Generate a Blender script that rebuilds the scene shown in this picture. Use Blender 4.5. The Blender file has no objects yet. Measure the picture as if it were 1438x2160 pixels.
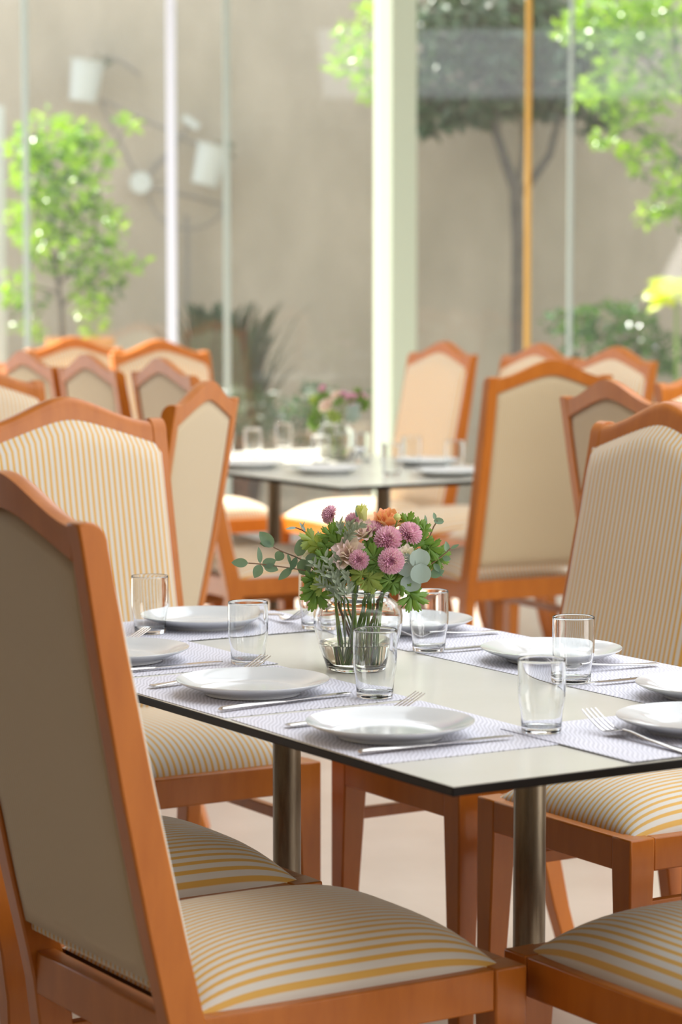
import bpy, math, random
from mathutils import Vector, Matrix
R = math.radians
S = bpy.context.scene
COL = S.collection
random.seed(7)

# ------------------------------------------------------------------ camera
cam_d = bpy.data.cameras.new('camera')
cam = bpy.data.objects.new('camera', cam_d)
COL.objects.link(cam)
cam_d.sensor_fit = 'VERTICAL'
cam_d.sensor_height = 36.0
cam_d.sensor_width = 24.0
cam_d.lens = 5480 / 2160 * 36.0
cam.location = (0, 0, 1.361)
cam.rotation_euler = (R(90) - math.atan((1080 - 590.2) / 5480), 0, 0)
cam_d.dof.use_dof = True
cam_d.dof.focus_distance = 3.98
cam_d.dof.aperture_fstop = 4.6
cam_d.clip_end = 200
S.camera = cam

# ------------------------------------------------------------------ light
S.view_settings.view_transform = 'Standard'
S.view_settings.look = 'None'
S.view_settings.gamma = 1
S.view_settings.exposure = 0.66
wd = bpy.data.worlds.new('sky')
S.world = wd
wd.use_nodes = True
wn = wd.node_tree.nodes['Background']
wn.inputs[0].default_value = (0.80, 0.90, 1.0, 1)
wn.inputs[1].default_value = 1.6

def sun(direction, strength, color, angle):
    d = bpy.data.lights.new('sun', 'SUN')
    d.energy = strength; d.color = color; d.angle = R(angle)
    o = bpy.data.objects.new('sun', d); COL.objects.link(o)
    o.rotation_euler = Vector(direction).to_track_quat('-Z', 'Y').to_euler()
    return o
sun((0.80, -0.40, -0.98), 11.0, (1.0, 0.95, 0.86), 0.6)

def area(name, loc, direction, sx, sy, power, color):
    d = bpy.data.lights.new(name, 'AREA')
    d.shape = 'RECTANGLE'; d.size = sx; d.size_y = sy; d.energy = power; d.color = color
    o = bpy.data.objects.new(name, d); COL.objects.link(o)
    o.location = loc
    o.rotation_euler = Vector(direction).to_track_quat('-Z', 'Z').to_euler()
    return o
# daylight of the window wall on the right, of the windows behind the camera, and the skylight band
area('window_light_right', (4.4, 2.0, 1.7), (-1, 0.25, -0.10), 6.0, 2.4, 135, (1.0, 0.965, 0.93))
area('window_light_rear', (4.7, -2.2, 1.7), (-0.55, 1, -0.08), 2.2, 2.2, 60, (1.0, 0.93, 0.86))
area('skylight', (1.75, 5.6, 2.93), (0, 0, -1), 3.8, 6.2, 105, (0.86, 0.93, 1.0))

# ------------------------------------------------------------------ materials
MATS = {}
def mat(name, color=(0.8, 0.8, 0.8), rough=0.5, metal=0.0, spec=0.5, var=None, scale=20, stretch=(1, 1, 1),
        bump=0.0, bscale=None, trans=0.0, coat=0.0, sheen=0.0):
    m = bpy.data.materials.new(name); m.use_nodes = True
    nt = m.node_tree; N = nt.nodes; L = nt.links
    b = N['Principled BSDF']
    b.inputs['Base Color'].default_value = (*color, 1)
    b.inputs['Roughness'].default_value = rough
    b.inputs['Metallic'].default_value = metal
    b.inputs['Specular IOR Level'].default_value = spec
    b.inputs['Coat Weight'].default_value = coat
    b.inputs['Coat Roughness'].default_value = 0.15
    b.inputs['Sheen Weight'].default_value = sheen
    if var or bump:
        tc = N.new('ShaderNodeTexCoord'); mp = N.new('ShaderNodeMapping')
        mp.inputs['Scale'].default_value = stretch
        L.new(tc.outputs['Object'], mp.inputs['Vector'])
    if var:
        nz = N.new('ShaderNodeTexNoise'); nz.inputs['Scale'].default_value = scale
        nz.inputs['Detail'].default_value = 5; nz.inputs['Roughness'].default_value = 0.6
        L.new(mp.outputs[0], nz.inputs['Vector'])
        cr = N.new('ShaderNodeValToRGB')
        cr.color_ramp.elements[0].position = 0.3; cr.color_ramp.elements[1].position = 0.7
        cr.color_ramp.elements[0].color = (*var, 1); cr.color_ramp.elements[1].color = (*color, 1)
        L.new(nz.outputs['Fac'], cr.inputs[0]); L.new(cr.outputs[0], b.inputs['Base Color'])
    if bump:
        n2 = N.new('ShaderNodeTexNoise'); n2.inputs['Scale'].default_value = bscale or scale
        n2.inputs['Detail'].default_value = 4
        L.new(mp.outputs[0], n2.inputs['Vector'])
        bp = N.new('ShaderNodeBump'); bp.inputs['Strength'].default_value = bump
        bp.inputs['Distance'].default_value = 0.01
        L.new(n2.outputs['Fac'], bp.inputs['Height']); L.new(bp.outputs[0], b.inputs['Normal'])
    if trans:
        out = N['Material Output']
        tr = N.new('ShaderNodeBsdfTranslucent'); mx = N.new('ShaderNodeMixShader')
        tr.inputs[0].default_value = (min(1, color[0] * 1.8), min(1, color[1] * 1.5), color[2] * 0.7, 1)
        mx.inputs[0].default_value = trans
        L.new(b.outputs[0], mx.inputs[1]); L.new(tr.outputs[0], mx.inputs[2]); L.new(mx.outputs[0], out.inputs[0])
    MATS[name] = m
    return m

M_wood = mat('varnished_beech', (0.54, 0.170, 0.019), 0.34, spec=0.4, var=(0.44, 0.125, 0.011), scale=9, stretch=(3, 3, 0.6), coat=0.08)
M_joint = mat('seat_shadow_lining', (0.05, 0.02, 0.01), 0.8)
M_plate = mat('white_porcelain', (0.69, 0.72, 0.735), 0.10, spec=0.6, coat=0.3)
M_steel = mat('polished_steel', (0.62, 0.60, 0.58), 0.16, metal=1.0)
M_pole = mat('brushed_bronze_steel', (0.24, 0.20, 0.145), 0.36, metal=0.85, var=(0.14, 0.115, 0.08), scale=60, stretch=(1, 1, 0.15))
M_base = mat('black_iron', (0.02, 0.02, 0.02), 0.5)
M_top = mat('cream_laminate', (0.76, 0.75, 0.68), 0.22, spec=0.5, var=(0.73, 0.72, 0.64), scale=6)
M_edge = mat('black_laminate_edge', (0.006, 0.004, 0.004), 0.5, spec=0.2)
M_floor_glide = mat('black_rubber', (0.012, 0.012, 0.012), 0.6)

def striped(name, white, yellow, pitch, duty, bumpy=0.15):
    m = bpy.data.materials.new(name); m.use_nodes = True
    nt = m.node_tree; N = nt.nodes; L = nt.links; b = N['Principled BSDF']
    b.inputs['Roughness'].default_value = 0.62; b.inputs['Sheen Weight'].default_value = 0.25
    b.inputs['Specular IOR Level'].default_value = 0.35
    tc = N.new('ShaderNodeTexCoord'); sx = N.new('ShaderNodeSeparateXYZ')
    L.new(tc.outputs['Object'], sx.inputs[0])
    def mth(op, a, v=None, v2=None):
        n = N.new('ShaderNodeMath'); n.operation = op
        L.new(a, n.inputs[0])
        if v is not None: n.inputs[1].default_value = v
        if v2 is not None: n.inputs[2].default_value = v2
        return n.outputs[0]
    t = mth('MULTIPLY', sx.outputs['X'], 2 * math.pi / pitch)
    c = mth('COSINE', t)
    r = N.new('ShaderNodeMapRange'); r.interpolation_type = 'SMOOTHSTEP'
    th = math.cos(math.pi * duty)
    r.inputs['From Min'].default_value = th - 0.30; r.inputs['From Max'].default_value = th + 0.30
    L.new(c, r.inputs['Value'])
    mx = N.new('ShaderNodeMix'); mx.data_type = 'RGBA'
    mx.inputs['A'].default_value = (*white, 1); mx.inputs['B'].default_value = (*yellow, 1)
    L.new(r.outputs[0], mx.inputs['Factor']); L.new(mx.outputs['Result'], b.inputs['Base Color'])
    nz = N.new('ShaderNodeTexNoise'); nz.inputs['Scale'].default_value = 900
    L.new(tc.outputs['Object'], nz.inputs['Vector'])
    bp = N.new('ShaderNodeBump'); bp.inputs['Strength'].default_value = bumpy; bp.inputs['Distance'].default_value = 0.001
    L.new(nz.outputs['Fac'], bp.inputs['Height']); L.new(bp.outputs[0], b.inputs['Normal'])
    return m
M_fab = striped('yellow_striped_fabric', (0.70, 0.67, 0.61), (0.72, 0.42, 0.09), 0.0128, 0.42)
M_fab_back = striped('pale_striped_backing', (0.56, 0.49, 0.36), (0.55, 0.40, 0.19), 0.0075, 0.45)

def placemat_material():
    m = bpy.data.materials.new('perforated_white_placemat'); m.use_nodes = True
    nt = m.node_tree; N = nt.nodes; L = nt.links; b = N['Principled BSDF']
    b.inputs['Roughness'].default_value = 0.5
    tc = N.new('ShaderNodeTexCoord'); mp = N.new('ShaderNodeMapping')
    mp.inputs['Scale'].default_value = (1, 1, 0)
    L.new(tc.outputs['Object'], mp.inputs['Vector'])
    sp = N.new('ShaderNodeSeparateXYZ'); L.new(mp.outputs[0], sp.inputs[0])
    def mth(op, a, b2=None):
        n = N.new('ShaderNodeMath'); n.operation = op
        for k_, q in enumerate((a, b2)):
            if q is None: continue
            if isinstance(q, (int, float)): n.inputs[k_].default_value = q
            else: L.new(q, n.inputs[k_])
        return n.outputs[0]
    X_, Y_ = sp.outputs['X'], sp.outputs['Y']
    wav = mth('MULTIPLY', mth('SINE', mth('MULTIPLY', X_, 2 * math.pi / .042)), .0035)
    row = mth('MULTIPLY', mth('ADD', Y_, wav), 1 / .0052)
    ri = mth('FLOOR', row)
    col = mth('ADD', mth('MULTIPLY', X_, 1 / .0068), mth('MULTIPLY', mth('MODULO', ri, 2.0), .5))
    du = mth('MULTIPLY', mth('SUBTRACT', mth('FRACT', col), .5), .0068)
    dv = mth('MULTIPLY', mth('SUBTRACT', mth('FRACT', row), .5), .0052)
    dd = mth('ADD', mth('POWER', mth('DIVIDE', du, .0019), 2.0), mth('POWER', mth('DIVIDE', dv, .0010), 2.0))
    r = N.new('ShaderNodeMapRange'); r.inputs['From Min'].default_value = 0.6; r.inputs['From Max'].default_value = 1.5
    L.new(dd, r.inputs['Value'])
    mx = N.new('ShaderNodeMix'); mx.data_type = 'RGBA'
    mx.inputs['A'].default_value = (0.34, 0.34, 0.40, 1); mx.inputs['B'].default_value = (0.80, 0.80, 0.90, 1)
    L.new(r.outputs[0], mx.inputs['Factor']); L.new(mx.outputs['Result'], b.inputs['Base Color'])
    bp = N.new('ShaderNodeBump'); bp.inputs['Strength'].default_value = 0.4; bp.inputs['Distance'].default_value = 0.001
    L.new(r.outputs[0], bp.inputs['Height']); L.new(bp.outputs[0], b.inputs['Normal'])
    return m
M_mat = placemat_material()

def glass_material(name, color=(1, 1, 1), ior=1.45):
    m = bpy.data.materials.new(name); m.use_nodes = True
    nt = m.node_tree; N = nt.nodes; L = nt.links
    N.remove(N['Principled BSDF'])
    g = N.new('ShaderNodeBsdfGlass'); g.inputs['Color'].default_value = (*color, 1)
    g.inputs['IOR'].default_value = ior; g.inputs['Roughness'].default_value = 0.0
    L.new(g.outputs[0], N['Material Output'].inputs[0])
    return m
M_glass = glass_material('clear_glass', (0.985, 0.99, 0.99))
M_water = glass_material('vase_water', (0.97, 0.96, 0.90), 1.33)

def pane_material():
    m = bpy.data.materials.new('window_glass'); m.use_nodes = True
    nt = m.node_tree; N = nt.nodes; L = nt.links
    N.remove(N['Principled BSDF'])
    t = N.new('ShaderNodeBsdfTransparent'); t.inputs[0].default_value = (0.96, 0.97, 0.97, 1)
    g = N.new('ShaderNodeBsdfGlossy'); g.inputs['Roughness'].default_value = 0.02
    d = N.new('ShaderNodeBsdfDiffuse'); d.inputs[0].default_value = (0.85, 0.87, 0.86, 1)
    f = N.new('ShaderNodeFresnel'); f.inputs[0].default_value = 1.5
    mx = N.new('ShaderNodeMixShader'); m2 = N.new('ShaderNodeMixShader')
    gm = N.new('ShaderNodeNewGeometry'); mr = N.new('ShaderNodeMapRange')
    mr.inputs['To Min'].default_value = 1.5; mr.inputs['To Max'].default_value = 1 / 1.5
    L.new(gm.outputs['Backfacing'], mr.inputs['Value']); L.new(mr.outputs[0], f.inputs[0])
    L.new(f.outputs[0], mx.inputs[0]); L.new(t.outputs[0], mx.inputs[1]); L.new(g.outputs[0], mx.inputs[2])
    m2.inputs[0].default_value = 0.035  # small diffuse share puts a milky haze into the panes
    L.new(mx.outputs[0], m2.inputs[1]); L.new(d.outputs[0], m2.inputs[2])
    L.new(m2.outputs[0], N['Material Output'].inputs[0])
    return m
M_pane = pane_material()

# ------------------------------------------------------------------ mesh helpers
class MB:
    def __init__(s): s.v = []; s.f = []
    def add(s, v, f, M=None):
        n = len(s.v)
        s.v += [tuple(M @ Vector(p)) if M is not None else tuple(p) for p in v]
        s.f += [tuple(i + n for i in q) for q in f]
        return s
    def box(s, x0, x1, y0, y1, z0, z1, M=None):
        v = [(x0, y0, z0), (x1, y0, z0), (x1, y1, z0), (x0, y1, z0), (x0, y0, z1), (x1, y0, z1), (x1, y1, z1), (x0, y1, z1)]
        return s.add(v, [(0, 3, 2, 1), (4, 5, 6, 7), (0, 1, 5, 4), (1, 2, 6, 5), (2, 3, 7, 6), (3, 0, 4, 7)], M)
    def loft(s, rings, closed=True, caps=True, M=None):
        n = len(rings[0]); v = [p for r in rings for p in r]; f = []
        for i in range(len(rings) - 1):
            for j in range(n if closed else n - 1):
                a = i * n + j; b = i * n + (j + 1) % n
                f.append((a, b, b + n, a + n))
        if caps and closed:
            f.append(tuple(reversed(range(n)))); f.append(tuple((len(rings) - 1) * n + j for j in range(n)))
        return s.add(v, f, M)
    def lathe(s, prof, n=48, M=None, closed=False):
        v = []; f = []; idx = []
        for (r, z) in prof:
            if r < 1e-6: idx.append([len(v)]); v.append((0, 0, z))
            else:
                idx.append(list(range(len(v), len(v) + n)))
                v += [(r * math.cos(2 * math.pi * k / n), r * math.sin(2 * math.pi * k / n), z) for k in range(n)]
        for a, b in zip(idx[:-1], idx[1:]):
            for k in range(n):
                k2 = (k + 1) % n
                if len(a) == 1 and len(b) == 1: continue
                if len(a) == 1: f.append((a[0], b[k2], b[k]))
                elif len(b) == 1: f.append((a[k], a[k2], b[0]))
                else: f.append((a[k], a[k2], b[k2], b[k]))
        return s.add(v, f, M)
    def tube(s, pts, rad, n=8, M=None):
        pts = [Vector(p) for p in pts]
        if not hasattr(rad, '__len__'): rad = [rad] * len(pts)
        rings = []; up = Vector((0.13, 0.31, 0.94))
        for i, p in enumerate(pts):
            t = (pts[min(i + 1, len(pts) - 1)] - pts[max(i - 1, 0)]).normalized()
            x = t.cross(up)
            if x.length < 1e-3: x = t.cross(Vector((1, 0, 0)))
            x.normalize(); y = t.cross(x)
            up = x.cross(t) if x.cross(t).length > .1 else up
            rings.append([tuple(p + rad[i] * (math.cos(2 * math.pi * k / n) * x + math.sin(2 * math.pi * k / n) * y)) for k in range(n)])
        return s.loft(rings, M=M)
    def build(s, name, material, parent=None, smooth=True, angle=40, bevel=0.0, subs=0, solid=0.0, recalc=True):
        me = bpy.data.meshes.new(name)
        me.from_pydata(s.v, [], s.f)
        if recalc:
            import bmesh
            bm = bmesh.new(); bm.from_mesh(me); bmesh.ops.recalc_face_normals(bm, faces=bm.faces); bm.to_mesh(me); bm.free()
        me.materials.append(material)
        if smooth:
            [setattr(q, 'use_smooth', True) for q in me.polygons]
            me.set_sharp_from_angle(angle=R(angle))
        me.update()
        o = bpy.data.objects.new(name, me); COL.objects.link(o)
        if parent is not None: o.parent = parent
        if solid:
            m = o.modifiers.new('thickness', 'SOLIDIFY'); m.thickness = solid
        if bevel:
            m = o.modifiers.new('bevel', 'BEVEL'); m.width = bevel; m.segments = 2; m.limit_method = 'ANGLE'; m.angle_limit = R(38)
        if subs:
            m = o.modifiers.new('subsurf', 'SUBSURF'); m.levels = subs; m.render_levels = subs
        return o

def tag(o, label, cat, group=None):
    o['label'] = label; o['category'] = cat
    if group: o['group'] = group
    return o
def thing(name, label, cat, loc=(0, 0, 0), rz=0, group=None):
    o = bpy.data.objects.new(name, None); COL.objects.link(o)
    o.location = loc; o.rotation_euler = (0, 0, rz); o.empty_display_size = 0.05
    return tag(o, label, cat, group)
def struct(o):
    o['kind'] = 'structure'; return o
def kids(o): return [c for c in bpy.data.objects if c.parent == o]
def copy_tree(src, loc, rz, label, group=None):
    r = src.copy(); COL.objects.link(r); r.location = loc; r.rotation_euler = (0, 0, rz)
    r['label'] = label
    if group: r['group'] = group
    for c in kids(src):
        d = c.copy(); COL.objects.link(d); d.parent = r
        for g in kids(c):
            e = g.copy(); COL.objects.link(e); e.parent = d
    return r
def lerp_tab(tab, z):
    for (z0, a), (z1, b) in zip(tab[:-1], tab[1:]):
        if z <= z1:
            t = max(0, (z - z0) / (z1 - z0)); return a + (b - a) * t
    return tab[-1][1]

# floor plan: the near table's long side runs along AX, its short side along BX
AX = Vector((-0.52562, 0.85072)); BX = Vector((0.85072, 0.52562)); ORG = Vector((0.1351, 3.0989))
def P(a, b, z=0.0):
    q = ORG + a * AX + b * BX
    return (q.x, q.y, z)
H_A = -31.71; H_B = 58.29; H_mA = 148.29; H_mB = -121.71
def rz_of(heading): return -R(heading)

# ------------------------------------------------------------------ the room
f = MB().box(-6.2, 6.2, -3.2, 12.5, -0.05, 0.0)
M_floor = mat('beige_stone_floor', (0.70, 0.61, 0.52), 0.30, var=(0.62, 0.53, 0.44), scale=3.5)
struct(f.build('floor', M_floor, smooth=False))
M_wall = mat('painted_wall', (0.55, 0.50, 0.43), 0.7)
M_ceil = mat('ceiling_paint', (0.62, 0.60, 0.57), 0.8)
struct(MB().box(-6.2, 6.2, -3.2, 9.6, 3.0, 3.1).box(-1.85, 6.2, 9.6, 12.5, 3.0, 3.1).build('ceiling', M_ceil, smooth=False))  # unseen ceiling, cut so sun reaches only the far table's left
M_dark_wall = mat('brown_panelled_wall', (0.13, 0.08, 0.045), 0.6, var=(0.09, 0.055, 0.03), scale=4)
struct(MB().box(-6.3, -6.2, -3.2, 9.1, 0, 3.0).build('wall_left', M_dark_wall, smooth=False))  # unseen wall, put in to keep near chair backs dark
struct(MB().box(-6.2, 6.2, -3.3, -3.2, 0, 3.0).build('wall_rear', M_dark_wall, smooth=False))  # unseen rear wall, dark to keep light off those chair backs
struct(MB().box(6.2, 6.3, -3.2, 9.1, 0, 3.0).build('wall_right', M_wall, smooth=False))

# glazed garden front
FY = 12.6
M_white_post = mat('white_painted_metal', (0.76, 0.83, 0.98), 0.4)
M_green_post = mat('pale_green_painted_column', (0.50, 0.58, 0.46), 0.55)
M_gold = mat('golden_wood_strip', (0.62, 0.36, 0.08), 0.45)
M_joint_glass = mat('glass_edge', (0.42, 0.50, 0.48), 0.3)
M_sill = mat('grey_sill', (0.33, 0.35, 0.35), 0.5)
n = 0
for x0, x1 in ((-5.9, -3.7), (-3.68, -1.53), (-1.50, -0.84), (-0.79, -0.565), (-0.535, 0.15), (0.37, 0.88), (0.92, 1.09), (1.12, 3.4), (3.43, 5.9)):
    n += 1
    struct(MB().box(x0, x1, FY - 0.005, FY + 0.005, 0.16, 3.6).build('window_%d' % n, M_pane, smooth=False))
k = 0
def trim(x0, x1, y0, y1, z0, z1, m, M=None, bevel=0.003):
    global k
    k += 1
    return struct(MB().box(x0, x1, y0, y1, z0, z1, M).build('trim_%d' % k, m, smooth=False, bevel=bevel))
for x, w, m in ((-3.69, 0.012, M_joint_glass), (-1.515, 0.013, M_joint_glass), (-0.550, 0.015, M_joint_glass), (1.105, 0.010, M_joint_glass), (3.415, 0.012, M_joint_glass)):
    trim(x - w, x + w, FY - 0.02, FY + 0.02, 0.16, 3.6, m)
trim(-0.815 - 0.021, -0.815 + 0.021, FY - 0.04, FY + 0.03, 0.0, 3.6, M_white_post)
trim(0.90 - 0.012, 0.90 + 0.012, FY - 0.04, FY + 0.02, 0.0, 3.6, M_gold)
Mcol = Matrix.Translation((0.262, FY, 0)) @ Matrix.Rotation(R(35), 4, 'Z')
trim(-0.075, 0.075, -0.075, 0.075, 0.0, 3.8, M_green_post, Mcol, 0.006)
trim(-5.9, 0.12, FY - 0.06, FY + 0.06, 0.0, 0.16, M_sill)
trim(0.40, 5.9, FY - 0.06, FY + 0.06, 0.0, 0.16, M_sill)

# ------------------------------------------------------------------ the garden behind the glass
M_ground = mat('garden_gravel', (0.42, 0.36, 0.28), 0.9, var=(0.30, 0.26, 0.20), scale=12, bump=0.4)
struct(MB().box(-8, 8, 12.5, 30, -0.10, -0.04).build('floor_garden', M_ground, smooth=False))
M_stucco = mat('sand_stucco', (0.49, 0.41, 0.31), 0.9, var=(0.355, 0.30, 0.22), scale=2.2, stretch=(1, 1, 0.5), bump=0.5, bscale=40)
struct(MB().box(-8, 8, 15.6, 15.8, -0.1, 4.3).build('wall_garden', M_stucco, smooth=False))

# ------------------------------------------------------------------ dining chair
HW = 0.217; HD = 0.2417
FRONT = [(0, -.300), (.1, -.266), (.2, -.240), (.28, -.228), (.35, -.226), (.42, -.234), (.46, -.2417), (.567, -.268), (.75, -.309), (.92, -.344), (1.078, -.374), (1.13, -.384)]
THICK = [(0, .034), (.2, .042), (.35, .050), (.46, .051), (.7, .046), (.9, .040), (1.06, .035), (1.13, .034)]
def fy(z): return lerp_tab(FRONT, z)
def ty(z): return lerp_tab(THICK, z)
def crest_top(x):
    t = min(1, abs(x) / 0.184)
    return 1.072 + 0.054 * (0.7 * 0.5 * (1 + math.cos(math.pi * t ** 0.92)) + 0.3 * (1 - (math.sqrt(t * t + .05) - .2236) / (math.sqrt(1.05) - .2236)))
def crest_bot(x):
    t = min(1, abs(x) / 0.184)
    return 1.029 + 0.051 * (1 - (math.sqrt(t * t + .05) - .2236) / (math.sqrt(1.05) - .2236))

def make_chair(label, loc, heading, group):
    t = thing('dining_chair', label, 'chair', loc, rz_of(heading), group)
    # rear posts: shaped in side view, running from the floor to the rounded ear
    for s in (-1, 1):
        zs = [0.012, .05, .1, .15, .2, .24, .28, .32, .35, .385, .42, .46, .51, .567, .65, .75, .85, .92, 1.0, 1.045]
        rings = []
        prof = [(fy(z), z) for z in zs]
        ear = 1.078
        yb = fy(ear) - ty(ear)
        for q in range(1, 6):
            a = q / 5 * math.pi / 2
            prof.append((fy(1.046) - 0.026 * (1 - math.cos(a)), 1.046 + (ear - 1.046) * math.sin(a)))
        prof.append((yb, ear - 0.002))
        back = [(fy(z) - ty(z), z) for z in reversed(zs)]
        poly = prof + back
        xo = s * HW; xi = s * (HW - 0.033)
        v = [(xo, y, z) for y, z in poly] + [(xi, y, z) for y, z in poly]
        m = len(poly)
        fc = [tuple(range(m)), tuple(reversed(range(m, 2 * m)))]
        fc += [(i, (i + 1) % m, (i + 1) % m + m, i + m) for i in range(m)]
        p = MB().add(v, fc).build('rear_post', M_wood, t, bevel=0.003, angle=30)
        y0 = fy(0) - ty(0)
        MB().lathe([(0, 0), (.014, 0), (.014, .012), (0, .012)], 14, Matrix.Translation((s * (HW - .0165), y0 + .017, 0))).build('foot_glide', M_floor_glide, p)
    # crest rail
    rings = []
    for i in range(41):
        x = -0.184 + 0.368 * i / 40
        zt = crest_top(x); zb = crest_bot(x); ring = []
        yf = fy(zb) - 0.001; ybk = fy(zb) - ty(zb)
        dy = fy(zt) - fy(zb)
        ring.append((x, ybk, zb)); ring.append((x, yf, zb)); ring.append((x, yf + dy * 0.35, zb + (zt - zb) * 0.42))
        for q in range(0, 6):
            a = q / 5 * math.pi / 2
            ring.append((x, yf + dy * 0.5 - 0.020 * (1 - math.cos(a)), zb + (zt - zb) * (0.55 + 0.45 * math.sin(a))))
        ring.append((x, ybk + dy + 0.003, zt - 0.001))
        rings.append(ring)
    MB().loft(rings).build('crest_rail', M_wood, t, angle=50)
    # rear upholstery panel
    NX = 24; NZ = 22
    def panel(y_off, hx, z_low, dome, edge, yside, bot=None):
        v = []; fc = []
        for j in range(NZ + 1):
            for i in range(NX + 1):
                x = -hx + 2 * hx * i / NX
                zt = crest_bot(x) + edge
                w = j / NZ
                z = z_low + (zt - z_low) * w
                u = abs(x / hx); q = abs(2 * w - 1)
                d = max(0, 1 - u ** 10) ** 0.5 * max(0, 1 - q ** 14) ** 0.5
                v.append((x, y_off(z) + yside * dome * d, z))
        for j in range(NZ):
            for i in range(NX):
                a = j * (NX + 1) + i
                fc.append((a, a + 1, a + NX + 2, a + NX + 1))
        return v, fc
    v, fc = panel(lambda z: fy(z) - ty(z) + 0.006, 0.1835, 0.505, 0.004, 0.001, -1)
    MB().add(v, fc).build('rear_panel', M_fab_back, t, solid=0.006, recalc=False)
    v, fc = panel(lambda z: fy(z) - 0.004, 0.204, 0.492, 0.025, 0.003, 1)
    MB().add(v, fc).build('back_cushion', M_fab, t, recalc=False)
    # bottom piece closing the cushion
    MB().box(-0.19, 0.19, fy(.5) - 0.036, fy(.5) + 0.008, 0.490, 0.506).build('back_cushion_base', M_fab, t, bevel=0.004)
    # seat frame
    MB().box(-0.184, 0.184, fy(.43) - 0.046, fy(.43) - 0.018, 0.402, 0.462).build('rear_rail', M_wood, t, bevel=0.003)
    for s in (-1, 1):
        x0, x1 = sorted((s * (HW - 0.002), s * (HW - 0.026)))
        MB().box(x0, x1, fy(.43) - 0.01, HD - 0.05, 0.404, 0.4595).build('side_rail', M_wood, t, bevel=0.003)
        x0, x1 = sorted((s * (HW - 0.010), s * (HW - 0.028)))
        MB().box(x0, x1, fy(.34) - 0.01, HD - 0.045, 0.331, 0.353).build('stretcher', M_wood, t, bevel=0.002)
    MB().box(-HW + 0.048, HW - 0.048, HD - 0.026, HD - 0.001, 0.404, 0.4595).build('front_rail', M_wood, t, bevel=0.003)
    for s in (-1, 1):
        rings = []
        for z, w in ((0.012, .034), (.2, .040), (.40, .050), (.46, .050)):
            xo = s * HW; xi = s * (HW - w); yo = HD; yi = HD - w
            rings.append([(xo, yo, z), (xi, yo, z), (xi, yi, z), (xo, yi, z)])
        p = MB().loft(rings).build('front_leg', M_wood, t, bevel=0.003, angle=20)
        MB().lathe([(0, 0), (.014, 0), (.014, .012), (0, .012)], 14, Matrix.Translation((s * (HW - .017), HD - .017, 0))).build('foot_glide', M_floor_glide, p)
    # seat cushion, domed and tucked into the frame
    v = []; fc = []; NN = 32
    for j in range(NN + 1):
        for i in range(NN + 1):
            u = -1 + 2 * i / NN; w = -1 + 2 * j / NN
            us = math.sin(u * math.pi / 2); ws = math.sin(w * math.pi / 2)
            x = us * 0.1985; y = -0.012 + ws * 0.2275
            cx = 1 - 0.035 * abs(ws) ** 6; x *= cx
            h = 0.002 + 0.071 * max(0, 1 - abs(us) ** 3.4) ** 0.62 * max(0, 1 - abs(ws) ** 3.6) ** 0.62
            v.append((x, y, 0.456 + h))
    for j in range(NN):
        for i in range(NN):
            a = j * (NN + 1) + i
            fc.append((a, a + 1, a + NN + 2, a + NN + 1))
    MB().add(v, fc).build('seat_cushion', M_fab, t, angle=80, recalc=False)
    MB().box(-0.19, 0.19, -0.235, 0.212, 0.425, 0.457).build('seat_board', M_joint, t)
    return t

G1 = 'striped dining chairs around the near table'
G2 = 'striped dining chairs around the far table'
G3 = 'striped dining chairs at the tables between'
chair0 = make_chair('large foreground dining chair at the left, nearest the camera, its shaded back turned to us', P(.385, -.008), H_B, G1)
CH = [
    (P(.936, .012), H_B, 'dining chair right behind the large foreground chair, only its striped seat peeking past', G1),
    (P(1.796, .541), H_mA, 'dining chair facing us at the near table, broad striped backrest at left', G1),
    (P(.013, .474), H_A, 'dining chair of which only the large striped seat shows, at bottom right', G1),
    (P(.352, 1.062), H_mB, 'dining chair cut off at right, only its dark front leg and seat corner showing', G1),
    (P(.913, 1.061), H_mB, 'dining chair across the near table whose full striped seat shows beneath the tabletop corner', G1),
    (P(1.401, 1.060), H_mB, 'dining chair with tall striped backrest rising at the right frame edge', G1),
    (P(4.437, 2.353), 61.4, 'chair seen from behind, rightmost of three in a row left of the far table', G2),
    (P(4.93, 2.34), 59.5, 'chair seen from behind, middle of three in a row left of the far table', G2),
    (P(5.40, 2.33), 57.5, 'chair seen from behind, leftmost of three in a row left of the far table', G2),
    (P(4.06, 2.856), -28.4, 'dining chair at the far table, its tall plain beige back squarely facing us', G2),
    (P(6.20, 3.07), H_mA, 'sunlit dining chair facing us, its crest right below the thin white post', G2),
    ((0.062, 9.87, 0), -122.0, 'dining chair facing us right beside the pale green column, cream front and orange side', G2),
    ((0.407, 9.515, 0), -122.0, 'far dining chair facing us, only its crest showing below the golden window strip', G2),
    ((0.650, 9.04, 0), -124.0, 'far dining chair facing us whose peaked crest shows right of the beige chair back', G2),
    ((-0.70, 6.22, 0), -73.0, 'dining chair seen narrow from behind and turned left, standing between the two tables', G3),
    ((-0.81, 6.93, 0), 146.0, 'dining chair cut off by the left frame edge, only its striped top corner showing', G3),
    ((-0.91, 10.45, 0), 150.0, 'faint sunlit dining chair below the orange plant pot, between two darker chair backs', G3),
    ((0.996, 6.36, 0), 63.0, 'dining chair seen from behind, just left of the striped backrest at the right edge', G3),
    ((1.262, 6.95, 0), 148.0, 'dining chair cut off by the right frame edge, only an orange crest corner showing', G3),
]
for loc, hd, lab, g in CH:
    copy_tree(chair0, loc, rz_of(hd), lab, g)

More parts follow.
